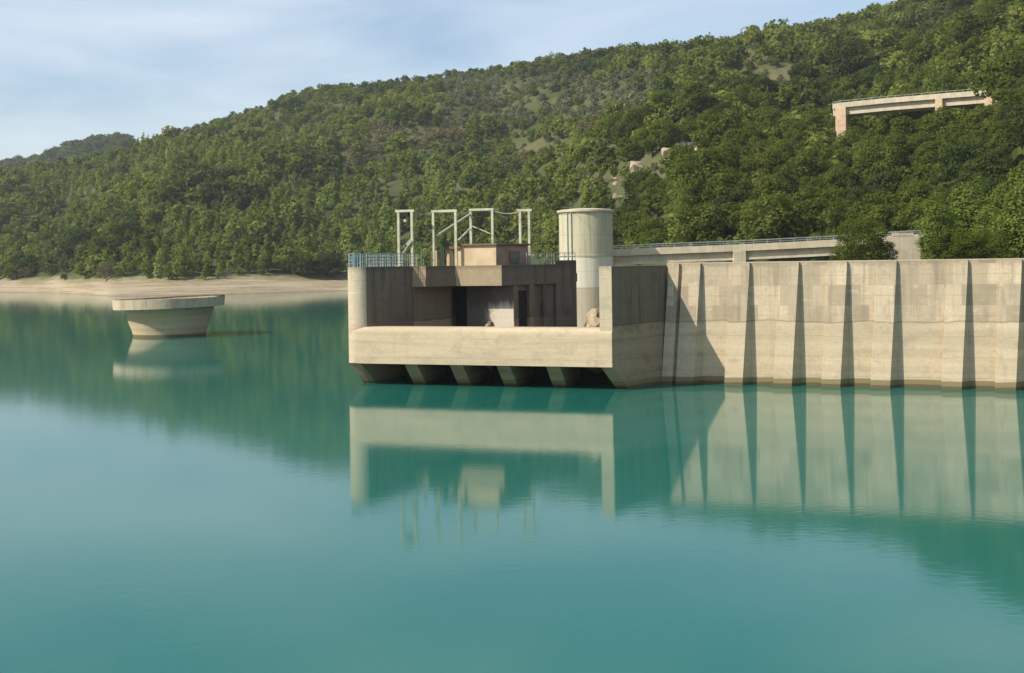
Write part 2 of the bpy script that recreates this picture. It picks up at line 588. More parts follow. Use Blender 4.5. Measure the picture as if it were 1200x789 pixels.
def meadow(X, Y):
    """how open the hillside is: dry grass on the high shoulder, thinner cover elsewhere"""
    px = 600 + FPX * X / Y
    py = HORIZ - FPX * (height(X, Y) - CAM_H) / Y
    m = 0.66 * np.exp(-(((px - 870) / 85) ** 2 + ((py - 70) / 13) ** 2) * 1.2)
    m = np.maximum(m, np.exp(-(((px - 912) / 34) ** 2 + ((py - 100) / 15) ** 2)))
    m = np.maximum(m, 0.85 * np.exp(-(((px - 770) / 28) ** 2 + ((py - 198) / 14) ** 2)))
    m = np.maximum(m, 0.6 * np.exp(-(((px - 640) / 60) ** 2 + ((py - 178) / 18) ** 2)))
    return m


def grid_mesh(name, XX, YY, ZZ, mat, smooth=True):
    r, c = XX.shape
    co = np.stack([XX, YY, ZZ], -1).reshape(-1, 3)
    i = np.arange(r * c).reshape(r, c)
    q = np.stack([i[:-1, :-1], i[:-1, 1:], i[1:, 1:], i[1:, :-1]], -1).reshape(-1, 4)
    me = bpy.data.meshes.new(name)
    me.vertices.add(len(co))
    me.vertices.foreach_set('co', co.astype(np.float32).ravel())
    me.loops.add(q.size)
    me.loops.foreach_set('vertex_index', q.astype(np.int32).ravel())
    me.polygons.add(len(q))
    me.polygons.foreach_set('loop_start', np.arange(0, q.size, 4, dtype=np.int32))
    me.polygons.foreach_set('use_smooth', np.full(len(q), smooth))
    me.update(calc_edges=True)
    me.materials.append(mat)
    o = bpy.data.objects.new(name, me)
    C.objects.link(o)
    return o


tt = np.linspace(-0.86, 0.79, 300)
pxs = 600 + FPX * tt
ys_, yb_, yr_ = np.interp(pxs, XP, SHORE), np.interp(pxs, XP, BANK), np.interp(pxs, RX, RDIST)
rows = []
for k in np.linspace(-0.25, 1, 22)[:-1]:
    rows.append(ys_ + (yb_ - ys_) * np.where(pxs > 760, max(k, 0.0) * 1.0 + min(k, 0) * 0.02, k))
for k in np.linspace(0, 1, 110)[:-1]:
    rows.append(yb_ + (yr_ - yb_) * k)
for k in np.linspace(0, 1, 8):
    rows.append(yr_ + 300 * k)
YY = np.array(rows)
XX = YY * tt[None, :]
ZZ = height(XX, YY)
hill = grid_mesh('wooded_hill', XX, YY, ZZ, M['ground'])
tag(hill, kind='structure', label='wooded hillside rising above the far shore')
at_m = hill.data.attributes.new('meadow', 'FLOAT', 'POINT')
at_m.data.foreach_set('value', meadow(XX, YY).astype(np.float32).ravel())

# far hills beyond the left end of the ridge
FX = np.array([-500, -200, -60, 0, 40, 80, 115, 150, 180, 260, 400], float)
FYP = np.array([228, 214, 205, 197, 190, 176, 167, 169, 177, 194, 232], float)


def far_height(X, Y):
    px = 600 + FPX * X / Y
    top = CAM_H + 1500 * (HORIZ - (np.interp(px, FX, FYP) + KR * (px - 600))) / FPX
    return top * np.clip(1 - np.abs(Y - 1500) / 420, 0, 1) ** 0.8 + 3 * np.sin(X * 0.03) * np.sin(Y * 0.02)


tf = np.linspace(-0.80, -0.14, 90)
yf = np.linspace(1080, 1900, 40)
YF = np.repeat(yf[:, None], len(tf), 1)
XF = YF * tf[None, :]
tag(grid_mesh('far_hill', XF, YF, far_height(XF, YF), M['ground']), kind='structure', label='farther wooded hill behind the left ridge')
yd = np.linspace(3000, 4200, 16)
td = np.linspace(-0.85, 0.0, 80)
YD = np.repeat(yd[:, None], len(td), 1)
XD = YD * td[None, :]
pd_ = 600 + FPX * XD / YD
ZD = (285 + 25 * np.sin(pd_ * 0.011 + 1.1) + 12 * np.sin(pd_ * 0.03)) * np.clip(1 - np.abs(YD - 3400) / 620, 0, 1)
tag(grid_mesh('distant_ridge', XD, YD, ZD, M['ground']), kind='structure', label='distant blue ridge at the left edge')

# ------------------------------------------------------------------ intake and dam (local frame: a along the front, b going back)
YAW = -19.1
ORG = Vector((-14.06, 99.5, 0))
ca, sa = math.cos(R(YAW)), math.sin(R(YAW))


def loc(px, b):
    """local a of photo column px on the plane b"""
    t = (px - 600) / FPX
    return (t * (ORG.y + ca * b) - ORG.x + sa * b) / (ca - t * sa)


def lift(px, py, b):
    """local a, z of a photo pixel on the plane b"""
    x = px - KR * (py - HORIZ)
    y = py + KR * (px - 600)
    a = loc(x, b)
    Y = ORG.y + sa * a + ca * b
    return a, CAM_H + (HORIZ - y) / FPX * Y


def world(a, b, z=0.0):
    return ORG + Vector((ca * a - sa * b, sa * a + ca * b, z))


def arc(cx, cy, r, d0, d1, n=14):
    return [(cx + r * math.cos(R(d0 + (d1 - d0) * k / n)), cy + r * math.sin(R(d0 + (d1 - d0) * k / n))) for k in range(n + 1)]


intake = empty('water_intake', ORG, R(YAW))
tag(intake, 'weathered concrete water intake bay with long pale front beam standing in the lake', 'water intake')

# left side wall with its rounded nose and splayed inner face
TOPL = 9.82
nose = [(0.0, 20.0), (0.0, 1.1)] + arc(1.1, 1.1, 1.1, 180, 336, 30)[1:] + [(3.5, 6.2), (3.5, 20.0)]
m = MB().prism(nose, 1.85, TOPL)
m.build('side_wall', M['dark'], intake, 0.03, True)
# pale skin on the nose's sunlit curve, dark beyond: light put into the colour
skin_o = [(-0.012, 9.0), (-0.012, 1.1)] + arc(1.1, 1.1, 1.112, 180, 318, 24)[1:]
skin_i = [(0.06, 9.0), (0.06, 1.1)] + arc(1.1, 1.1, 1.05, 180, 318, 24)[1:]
MB().prism(skin_o + skin_i[::-1], 1.84, TOPL + 0.004).build('nose_lit_skin', M['pale'], intake, 0, True)
MB().loft([[(1.3, 3.2, -1.5), (2.4, 3.4, -1.5), (3.0, 9, -1.5), (1.3, 9, -1.5)], [(0.05, 0.5, 1.848), (1.3, 0.3, 1.848), (3.0, 6, 1.848), (0.05, 6, 1.848)]]).build('pier', M['side'], intake, 0.03)
# right pier and splayed outer wall
RP = [(22.0, 0.0), (23.0, 0.0), (25.8, 7.2), (25.8, 9.0), (24.6, 9.0)]
fr = lambda k, z: [(22.0 + 0.39 * k, k, z), (23.0 + 0.39 * k, k, z), (25.8, 7.2, z), (25.8, 9.0, z), (24.6, 9.0, z)]
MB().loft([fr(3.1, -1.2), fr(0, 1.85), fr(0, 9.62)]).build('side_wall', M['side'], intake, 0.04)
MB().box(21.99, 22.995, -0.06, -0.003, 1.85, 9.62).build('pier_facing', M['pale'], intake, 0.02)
# front beam with rounded top edge
prof = [(-0.14, 1.84), (-0.14, 4.25)] + [(0.36 - 0.5 * math.cos(R(q)), 4.35 + 0.5 * math.sin(R(q))) for q in range(10, 91, 10)] + [(1.5, 4.85), (1.9, 4.7), (1.9, 1.84)]


def beam_ring(a, k=1.0):
    return [(a, 0.9 + (b - 0.9) * k, 3.2 + (z - 3.2) * k) for b, z in prof]


m = MB().loft([beam_ring(0.62, 0.80), beam_ring(0.78, 0.93), beam_ring(1.15, 0.985), beam_ring(1.7)] + [beam_ring(1.7 + k * 2.0) for k in range(1, 10)] + [beam_ring(21.7), beam_ring(22.96)])
m.build('front_beam', M['pale'], intake, 0, True)
# raking piers under the beam
for px in (472, 525, 580, 638):
    a0 = loc(px, 0.2)
    MB().loft([[(a0, 3.3, -1.2), (a0 + 1.15, 3.3, -1.2), (a0 + 1.15, 6, -1.2), (a0, 6, -1.2)],
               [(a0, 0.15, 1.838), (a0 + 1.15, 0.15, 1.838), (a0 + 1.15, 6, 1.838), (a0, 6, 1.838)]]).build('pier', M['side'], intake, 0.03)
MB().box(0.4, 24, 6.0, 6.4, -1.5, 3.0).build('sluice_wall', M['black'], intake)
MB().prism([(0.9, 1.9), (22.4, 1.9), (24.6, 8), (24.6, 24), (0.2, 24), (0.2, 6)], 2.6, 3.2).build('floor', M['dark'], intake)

# platform: deck with parapet, following the broken plan
PL = [(3.5, 6.2), (4.8, 6.2), (6.6, 8.7), (10.9, 8.7), (13.4, 17.0)]
deck = PL + [(13.4, 24), (0.3, 24), (0.3, 8.0), (3.2, 8.0)]
MB().prism([(3.52, 6.22), (4.78, 6.22), (6.58, 8.72), (10.88, 8.72), (13.38, 17.0), (13.38, 23.9), (3.52, 23.9)], 8.06, 8.9).build('deck', M['dark'], intake)


def strip(p, q, w_):
    d = Vector((q[0] - p[0], q[1] - p[1])).normalized()
    n = Vector((-d.y, d.x)) * w_
    return [(p[0], p[1]), (q[0], q[1]), (q[0] + n.x, q[1] + n.y), (p[0] + n.x, p[1] + n.y)]


for i, mt in ((0, 'girder'), (1, 'dark'), (2, 'girder'), (3, 'dark')):  # facets turned from the sun get dark concrete: shade painted in
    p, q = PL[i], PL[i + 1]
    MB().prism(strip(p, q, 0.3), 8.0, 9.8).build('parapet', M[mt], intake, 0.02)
# lower walls under the platform
W0, W1 = (5.4, 10.5), (11.35, 10.5)
MB().prism([(3.45, 6.25), (3.6, 6.2), (5.4, 10.4), (5.4, 10.8), (3.4, 10.8)], 3.2, 8.05).build('lower_wall', M['side'], intake)
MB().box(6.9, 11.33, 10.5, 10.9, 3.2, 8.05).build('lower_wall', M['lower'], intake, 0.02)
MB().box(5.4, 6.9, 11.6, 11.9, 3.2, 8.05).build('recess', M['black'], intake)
sd = Vector((2.05, 6.5)).normalized()
sn = Vector((-sd.y, sd.x))


def sp(k, off=0.0):
    p = Vector((11.35, 10.5)) + sd * k + sn * off
    return (p.x, p.y)


L_ = 6.8
MB().prism([sp(0, 0.3), sp(L_, 0.3), sp(L_, 0.8), sp(0, 0.8)], 3.2, 8.05).build('lower_wall', M['dark'], intake)
for k0, k1, mt in ((0, 0.7, 'side'), (2.4, 3.1, 'side'), (4.6, 5.0, 'dark')):
    MB().prism([sp(k0, -0.02), sp(k1, -0.02), sp(k1, 0.34), sp(k0, 0.34)], 3.2, 8.04).build('pilaster', M[mt], intake, 0.02)
MB().prism([sp(0.75, 0.27), sp(2.35, 0.27), sp(2.35, 0.32), sp(0.75, 0.32)], 3.2, 7.5).build('door', M['black'], intake)
# raised end wall beside the tower
MB().prism([(13.3, 16.9), (14.75, 18.9), (14.2, 19.3), (12.9, 17.2)], 3.0, 10.15).build('end_wall', M['dark'], intake, 0.03)

# earth heap inside the bay and the fallen blocks
def heap(name, mat, r, h, loc_, seed, parent=None, squash=0.8, sub=3, amp=0.35):
    bm = bmesh.new()
    bmesh.ops.create_icosphere(bm, subdivisions=sub, radius=1.0)
    rr = np.random.default_rng(seed)
    ph = rr.uniform(0, 6, 9)
    for v in bm.verts:
        c = v.co.copy()
        k = 1 + amp * (math.sin(c.x * 2.3 + ph[0]) * math.sin(c.y * 2.1 + ph[1]) + 0.6 * math.sin(c.z * 3.7 + ph[2] + c.x * 2) + 0.35 * math.sin(c.x * 7 + ph[3]) * math.sin(c.y * 6 + ph[4]))
        v.co = Vector((c.x * r * k, c.y * r * k * squash, c.z * h * k))
    me = bpy.data.meshes.new(name)
    bm.to_mesh(me)
    bm.free()
    me.materials.append(mat)
    o = bpy.data.objects.new(name, me)
    C.objects.link(o)
    o.location = loc_
    if parent:
        o.parent = parent
    return o


h_ = heap('earth_heap', M['earth'], 4.5, 2.3, world(18.3, 17.5, 3.0), 3)
tag(h_, 'dark brown earth heap at the foot of the round tower', 'earth heap')
RL = ['pale broken concrete block leaning against the right pier', 'small grey rubble block on the bay sill by the sunlit patch',
      'upper pale rubble lump beside the right pier']
for i, (px, py, b, r, lab) in enumerate([(698, 380, 3.5, 0.85, RL[0]), (574, 381, 3.0, 0.45, RL[1]), (696, 370, 6.0, 0.8, RL[2])]):
    a, z = lift(px, py, b)
    o = heap('rubble_block', M['rock'] if i != 1 else M['side'], r, r * 0.8, world(a, b, z - 0.1), 20 + i, None, 0.7, 2, 0.25)
    o.rotation_euler = (0.3 * i, 0.2, i)
    tag(o, lab, 'rubble')
    zf = z - 0.1
    pl = heap('rubble_slope', M['earth'], r * 1.5, max(0.6, zf - 3.0), world(a, b + 0.3, 3.1), 40 + i, None, 0.9, 2, 0.15)
    tag(pl, ['earthy debris slope under the leaning concrete block', 'low debris mound under the small grey block', 'upper debris slope beside the right pier'][i], 'debris')

# dam wall and its counterforts
dam = empty('dam_wall', world(25.8, 7.2), R(YAW))
tag(dam, 'long pale concrete dam wall with tapering counterforts right of the intake', 'dam')
MB().box(-0.02, 60, 0, 2.4, -3, 9.76).build('wall_face', M['dam'], dam, 0.05)
MB().box(-0.02, 60, 0.1, 2.2, 9.764, 9.80).build('crest', M['bridge'], dam)
prev = None
for px in (797, 822, 879.5, 937, 993.5, 1051.5, 1135, 1198, 1262, 1328, 1400):
    a = loc(px, 7.2) - 25.8
    wd = 0.9 if px == 797 else 1.5
    r0 = lambda z, f, pr: [(a - wd - 0.62 * f, -pr, z), (a - 0.04 - 0.62 * f, -pr, z), (a, 0.05, z), (a - wd - 0.05, 0.05, z)]
    MB().loft([r0(-3, 1.25, 1.25), r0(9.5, 0.0, 0.26), r0(9.742, 0.0, 0.2)]).build('counterfort', M['dam'], dam, 0.02)

# ------------------------------------------------------------------ round tower
TP = at(687, 300, 178)
tw = empty('round_tower', (TP.x, TP.y, 0), R(-5))
tag(tw, 'round pale concrete tower with a thin overhanging cap behind the intake', 'tower')
TR = 4.0
MB().lathe([(TR, -2), (TR, 17.3)], 96).build('shaft', M['tower'], tw, 0, True)
MB().lathe([(TR, 17.3), (TR + 0.28, 17.33), (TR + 0.3, 17.62), (TR - 0.2, 17.72), (1.8, 17.9), (0.05, 17.95)], 96).build('cap', M['bridge'], tw, 0, True)
MB().lathe([(TR, 10.72), (TR + 0.09, 10.75), (TR + 0.09, 10.93), (TR, 10.96)], 96, cap=False).build('joint_band', M['tower'], tw, 0, True)
for k in (-40, -30):
    x, y = (TR + 0.1) * math.sin(R(k)), -(TR + 0.1) * math.cos(R(k))
    MB().tube([(x, y, 3.5), (x, y, 17.3)], 0.09).build('drain_pipe', M['rail_grey'], tw)

# ------------------------------------------------------------------ shed and pillars
shed = empty('machine_shed', world(0, 0, 0), R(YAW))
tag(shed, 'small peach plastered flat-roofed shed on the intake platform', 'shed')
S = [(6.77, 9.7), (10.05, 9.7), (11.5, 14.3), (6.77, 14.3)]
MB().prism([(6.77, 9.7), (10.05, 9.7), (10.13, 9.95), (6.77, 9.95)], 8.904, 11.55).build('front_wall', M['plaster'], shed, 0.02)
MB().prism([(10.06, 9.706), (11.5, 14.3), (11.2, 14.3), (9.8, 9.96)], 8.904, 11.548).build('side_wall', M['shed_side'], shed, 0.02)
MB().box(6.78, 11.1, 14.05, 14.28, 8.904, 11.54).build('rear_wall', M['plaster'], shed)
MB().box(6.79, 7.0, 9.96, 14.04, 8.904, 11.54).build('end_wall', M['plaster'], shed)
MB().prism([(6.55, 9.5), (10.2, 9.5), (11.78, 14.5), (6.55, 14.5)], 11.552, 11.72).build('roof', M['roof'], shed, 0.02)
v0, v1 = Vector((10.06, 9.706)), Vector((11.5, 14.3))
sdv = (v1 - v0).normalized()
snv = Vector((sdv.y, -sdv.x))


def sidep(k, off):
    p = v0 + sdv * k + snv * off
    return (p.x, p.y)


fw = MB().prism([sidep(1.9, -0.02), sidep(3.4, -0.02), sidep(3.4, 0.06), sidep(1.9, 0.06)], 9.9, 11.05).build('window', M['roof'], shed)
MB().prism([sidep(2.0, 0.0), sidep(3.3, 0.0), sidep(3.3, 0.07), sidep(2.0, 0.07)], 10.0, 10.95).build('pane', M['glass'], fw)
lean = empty('open_shelter', world(0, 0, 0), R(YAW))
tag(lean, 'open flat-roofed shelter on peach pillars left of the shed', 'shelter')
for x0, x1, bb in ((4.96, 5.58, 10.6), (4.25, 4.55, 10.8), (6.05, 6.45, 10.4)):
    MB().box(x0, x1, bb, bb + 0.5, 8.904, 11.3).build('pillar', M['plaster'], lean, 0.02)
MB().box(4.2, 6.5, 10.2, 13.8, 11.305, 11.52).build('roof', M['roof'], lean, 0.02)
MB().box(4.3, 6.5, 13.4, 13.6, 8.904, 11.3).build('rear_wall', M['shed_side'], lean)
o = MB().box(0, 0.6, 0, 0.6, 0, 2.28).build('peach_pillar', M['plaster'], None, 0.02)
o.location = world(3.62, 10.1, 8.904)
o.rotation_euler.z = R(YAW)
tag(o, 'short free-standing peach pillar at the left end of the shelter', 'pillar')
for i, px in enumerate((517.5, 519.6)):
    a = loc(px, 9.9)
    o = MB().tube([(0, 0, 0), (0, 0, 2.75 - i * 0.2)], 0.075).build('green_pipe', M['green_pipe'])
    o.location = world(a, 9.9, 8.904)
    tag(o, ['taller green standpipe in front of the shelter pillars', 'shorter green standpipe in front of the shelter pillars'][i], 'pipe')
for i, px in enumerate((494, 496.6)):
    a = loc(px, 9.0)
    o = MB().tube([(0, 0, 0), (0, 0, 2.6 - i * 0.3)], 0.05).build('green_pipe', M['green_pipe'])
    o.location = world(a, 9.0, 8.904)
    tag(o, ['thin green pole left of the free-standing pillar, the taller one', 'thin green pole left of the free-standing pillar, the shorter one'][i], 'pipe')

# ------------------------------------------------------------------ steel gantry frames
def gantry(label, pxl, pxr, b, ztop, zl, zr, over=0.25):
    g = empty('gantry_frame', world(0, 0, 0), R(YAW))
    tag(g, label, 'gantry', 'steel portal frames on the intake platform')
    al, ar = loc(pxl, b), loc(pxr, b)
    for a, z0 in ((al, zl), (ar, zr)):
        MB().box(a - 0.11, a + 0.11, b - 0.1, b + 0.1, z0, ztop - 0.22).build('leg', M['steel'], g)
        MB().box(a - 0.22, a + 0.22, b - 0.2, b + 0.2, z0 - 0.002, z0 + 0.06).build('base_plate', M['steel'], g)
    MB().box(al - over, ar + over, b - 0.12, b + 0.12, ztop - 0.218, ztop).build('crossbeam', M['steel'], g)
    return g, al, ar


ZT = 14.85
g1, l1, r1 = gantry('narrow steel portal frame with a hoist, leftmost on the intake', 467.8, 483.5, 8.0, ZT, TOPL, TOPL)
m = MB().box((l1 + r1) / 2 - 0.35, (l1 + r1) / 2 + 0.35, 7.8, 8.2, ZT - 0.62, ZT - 0.222)
m.tube([((l1 + r1) / 2, 8, ZT - 0.6), ((l1 + r1) / 2, 8, ZT - 0.85)], 0.03)
m.build('hoist', M['black'], g1)
MB().box((l1 + r1) / 2 - 0.12, (l1 + r1) / 2 + 0.12, 7.9, 8.1, ZT - 1.1, ZT - 0.85).build('hook_block', M['steel'], g1)
MB().bar((r1 - 0.05, 7.9, 12.1), (r1 - 0.75, 7.6, 11.0), 0.12).bar((r1 - 0.05, 7.9, 12.1), (r1 - 0.4, 7.85, 11.7), 0.3).build('bracket', M['steel'], g1)
g2, l2, r2 = gantry('wide steel portal frame with diagonal bracing in front of the shelter', 508.5, 534.7, 9.3, ZT - 0.05, 8.904, 8.904, 0.15)
g3, l3, r3 = gantry('wide steel portal frame standing behind the shed', 552.5, 577.8, 15.5, ZT + 0.28, 8.904, 8.904, 0.15)
g4, l4, r4 = gantry('narrow steel portal frame behind the right end of the shed', 610.3, 620.8, 15.5, ZT + 0.1, 8.904, 8.904, 0.28)
MB().bar((l2 + 0.1, 9.5, 12.45), (l3 - 0.05, 15.4, ZT - 0.25), 0.14).build('brace', M['steel'], g2)
MB().bar((r2 + 0.1, 9.5, 12.0), (l3 - 0.02, 15.3, 13.25), 0.14).build('brace', M['steel'], g2)
MB().bar((l3 + 0.1, 15.5, 13.5), (r3 - 0.1, 15.5, 12.7), 0.09).build('brace', M['steel'], g3)
for i, (p, q, lab) in enumerate([((r1, 8, ZT - 0.15), (l2, 9.3, ZT - 0.2), 'thin cable from the hoist frame to the next frame'),
                                 ((r2, 9.3, ZT - 0.2), (l3, 15.5, ZT + 0.1), 'thin cable between the two wide frames'),
                                 ((r3, 15.5, ZT + 0.05), (l4, 15.5, ZT - 0.1), 'thin cable from the wide frame to the narrow one behind the shed'),
                                 ((r4, 15.5, ZT - 0.1), (-2.6, 79.5, 17.1), 'thin cable from the rightmost frame to the round tower')]):
    p, q = Vector(p), Vector(q)
    pts = [p.lerp(q, k / 8) - Vector((0, 0, 0.25 * 4 * (k / 8) * (1 - k / 8))) for k in range(9)]
    o = MB().tube([tuple(world(*(v.x, v.y, v.z))) for v in pts], 0.03, 6).build('cable', M['rail_grey'])
    tag(o, lab, 'cable')


def railing(label, pts, mat, z0, h=1.1, step=1.2, bars=3, post=0.05, mesh=0):
    r = empty('railing', world(*pts[0], z0), R(YAW))
    tag(r, label, 'railing')
    o0 = Vector((*pts[0], 0))
    rails, posts = [MB() for _ in range(bars)], []
    for p, q in zip(pts[:-1], pts[1:]):
        p, q = Vector((*p, 0)) - o0, Vector((*q, 0)) - o0
        for k in range(bars):
            zz = Vector((0, 0, h * (k + 1) / bars))
            rails[k].bar(p + zz, q + zz, 0.05 if k == bars - 1 else 0.035)
        n = max(1, round((q - p).length / step))
        posts += [p.lerp(q, k / n) for k in range(n)]
        last = q
        if mesh:
            nb = max(2, round((q - p).length / mesh))
            for k in range(nb):
                c = p.lerp(q, k / nb)
                rails[0].bar(c, c + Vector((0, 0, h)), 0.025)
    for c in posts + [last]:
        MB().bar(c - Vector((0, 0, 0.02)), c + Vector((0, 0, h + 0.02)), post).build('post', mat, r)
    for k in rails:
        k.build('rail', mat, r)
    return r


railing('blue painted steel railing round the nose of the intake', [(0.12, 3.4), (0.12, 0.95), (0.35, 0.35), (0.9, 0.14), (1.4, 0.4)], M['rail_blue'], TOPL, 1.12, 0.5, 4, 0.06)
railing('greenish grey railing along the left wall of the intake', [(1.62, 1.05), (2.5, 3.4), (3.35, 6.1), (3.35, 7.6)], M['rail_grey'], TOPL, 1.1, 0.9, 4, 0.05, 0.3)
railing('outer blue grey railing along the back of the left wall', [(0.12, 3.5), (0.12, 11.5)], M['rail_blue'], TOPL, 1.1, 1.3, 4, 0.06, 0.35)
railing('grey railing on the platform right of the shed', [(11.9, 12.6), (13.2, 16.8), (14.6, 19.0)], M['rail_grey'], 9.8, 1.05, 1.2, 3, 0.05, 0.4)

# ------------------------------------------------------------------ bellmouth spillway
bx = at(199, 396, 176)
bell = empty('bellmouth_spillway', (bx.x, bx.y, 0))
tag(bell, 'round concrete bellmouth spillway standing like a goblet in the open water', 'spillway')
MB().lathe([(5.15, -1), (5.15, 0.1), (5.35, 0.9), (5.75, 1.9), (6.05, 3.0), (6.45, 4.1)], 96).build('stem', M['bell'], bell, 0, True)
rim = MB().lathe([(6.3, 4.06), (7.9, 4.12), (8.0, 5.5), (7.72, 5.53), (7.6, 5.3)], 96, cap=False)
rv = [Vector(p) for p in rim.v]
rim.v = [(p.x, p.y, p.z + (0.022 * p.x if p.z > 3 else 0)) for p in rv]
rim.build('rim', M['bell'], bell, 0, True)
fun = MB().lathe([(7.62, 5.32), (6.6, 4.9), (5.0, 3.4), (3.6, 1.5)], 96, cap=False)
fun.v = [(p[0], p[1], p[2] + (0.022 * p[0] if p[2] > 3 else 0)) for p in fun.v]
fun.build('funnel', M['dark'], bell, 0, True)  # dark concrete paints in the shade inside the bowl
N_ = 40
lipr = []
for k in range(N_ + 1):
    f = k / N_
    an = R(-14 + 150 * f)
    zb_ = 5.45 + 0.022 * 7.8 * math.cos(an)
    hh = 0.06 + 0.24 * math.sin(math.pi * min(1.0, 0.12 + f)) ** 0.8 * (1 - 0.55 * f)
    lipr.append([(r_ * math.cos(an), r_ * math.sin(an), z_) for r_, z_ in ((7.6, zb_), (7.97, zb_), (7.97, zb_ + hh), (7.6, zb_ + hh))])
MB().loft(lipr).build('lip', M['earth'], bell)
MB().lathe([(3.7, 1.5), (0.05, 1.5)], 48).build('throat', M['black'], bell)

# ------------------------------------------------------------------ lower road bridge
def ribbon(mb, pts, w0, w1, z0, z1):
    """a beam along pts, from w0 to w1 sideways (right of travel) and z0 to z1 above each point"""
    rings = []
    for i, p in enumerate(pts):
        d = (pts[min(i + 1, len(pts) - 1)] - pts[max(i - 1, 0)])
        d.z = 0
        d.normalize()
        n = Vector((d.y, -d.x, 0))
        rings.append([p + n * w0 + Vector((0, 0, z0)), p + n * w1 + Vector((0, 0, z0)), p + n * w1 + Vector((0, 0, z1)), p + n * w0 + Vector((0, 0, z1))])
    return mb.loft(rings)


br = empty('road_bridge', at(865, 300, 179))
tag(br, 'low concrete road bridge with a thin railing running behind the dam wall', 'bridge')
inv = -br.location
BP = [at(712, 294.8, 180), at(735, 294, 180), at(790, 291.8, 179.5), at(867, 288.8, 179), at(930, 285.8, 178), at(992, 282.5, 177), at(1040, 279, 176), at(1078, 277, 175), at(1130, 275, 174)]
BP = [p + inv for p in BP]
ribbon(MB(), BP, 0.0, -6.5, -0.35, 0.0).build('deck', M['bridge'], br)
ribbon(MB(), BP, 0.02, -0.25, -0.72, 0.3).build('parapet', M['bridge'], br)
ribbon(MB(), BP, -6.3, -6.52, -0.72, 0.3).build('parapet', M['bridge'], br)
ribbon(ribbon(MB(), BP[:7], -0.75, -1.1, -1.7, -0.352), BP[:7], -0.35, -1.3, -2.05, -1.702).build('girder', M['bridge'], br)
ribbon(ribbon(MB(), BP[:7], -5.2, -5.55, -1.7, -0.352), BP[:7], -4.9, -5.9, -2.05, -1.702).build('girder', M['bridge'], br)
ribbon(MB(), BP, -0.26, -6.29, 0.002, 0.03).build('roadway', M['asphalt'], br)
for w_ in (-0.12, -6.4):
    ribbon(MB(), BP, w_ + 0.03, w_ - 0.03, 0.85, 0.91).build('rail', M['rail_grey'], br)
    ribbon(MB(), BP, w_ + 0.02, w_ - 0.02, 0.55, 0.59).build('rail', M['rail_grey'], br)
for i in range(len(BP) - 1):
    n = 4
    for k in range(n):
        p = BP[i].lerp(BP[i + 1], k / n)
        q = p + Vector((0.08, 0.1, 0.2))
        MB().bar(q, q + Vector((0, 0, 0.72)), 0.07).build('post', M['rail_grey'], br)
p = BP[3]
MB().box(p.x - 1.0, p.x + 0.9, p.y - 0.1, p.y + 6.3, p.z - 12, p.z - 0.73).build('pier', M['bridge'], br, 0.04)
p = BP[6]
MB().box(p.x - 0.7, p.x + 4.5, p.y - 1.2, p.y + 8, p.z - 8, p.z + 0.25).build('abutment', M['bridge'], br, 0.05)
MB().box(p.x + 0.3, p.x + 3.4, p.y - 1.25, p.y - 1.1, p.z + 0.26, p.z + 0.7).build('parapet', M['bridge'], br)

# ------------------------------------------------------------------ upper viaduct on the hillside
YV = 330
vi = empty('hillside_viaduct', at(985, 150, YV))
tag(vi, 'pale concrete road viaduct half hidden by trees high on the right hillside', 'viaduct')
inv = -vi.location
VPX = [(975.5, 124.5), (985, 123), (1040, 117.5), (1100, 112.5), (1158, 108), (1200, 104.5)]


VP = [at(x, y, 316 - (x - 975) * 0.085) + inv for x, y in VPX]
ribbon(MB(), VP, 0.0, -8, -0.5, 0.0).build('deck', M['bridge'], vi)
ribbon(MB(), VP, 0.03, -0.3, -0.75, 0.55).build('parapet', M['bridge'], vi)
ribbon(MB(), VP, -7.7, -8.03, -0.75, 0.55).build('parapet', M['bridge'], vi)
ribbon(MB(), VP, -0.9, -1.5, -2.6, -0.502).build('girder', M['bridge'], vi)
ribbon(MB(), VP, -6.5, -7.1, -2.6, -0.502).build('girder', M['bridge'], vi)
ribbon(MB(), VP, -0.32, -7.68, 0.004, 0.05).build('roadway', M['asphalt'], vi)
for i in range(len(VP) - 1):
    for k in range(6):
        p = VP[i].lerp(VP[i + 1], k / 6) + Vector((0.05, 0.15, 0.5))
        MB().bar(p, p + Vector((0, 0, 0.55)), 0.1).build('post', M['rail_grey'], vi)
ribbon(MB(), VP, -0.1, -0.2, 1.0, 1.1).build('rail', M['rail_grey'], vi)
vd = (VP[4] - VP[1])
vd.z = 0
vd.normalize()
vn = Vector((vd.y, -vd.x, 0))
for i, hw in ((1, 1.35), (3, 0.9), (4, 0.9)):
    p = VP[i]
    q4 = [p + vd * a_ + vn * b_ for a_, b_ in ((-hw, 0.15), (hw, 0.15), (hw, -7.6), (-hw, -7.6))]
    MB().prism([(q.x, q.y) for q in q4], p.z - 18, p.z - 0.76).build('pier', M['brick'], vi, 0.08)

# ------------------------------------------------------------------ rock outcrops
def ground_at(px, py):
    """where the line of sight through this pixel meets the hillside"""
    for Y in np.arange(150, 1200, 1.0):
        p = at(px, py, Y)
        if height(np.array(p.x), np.array(Y)) > p.z:
            return p
    return p


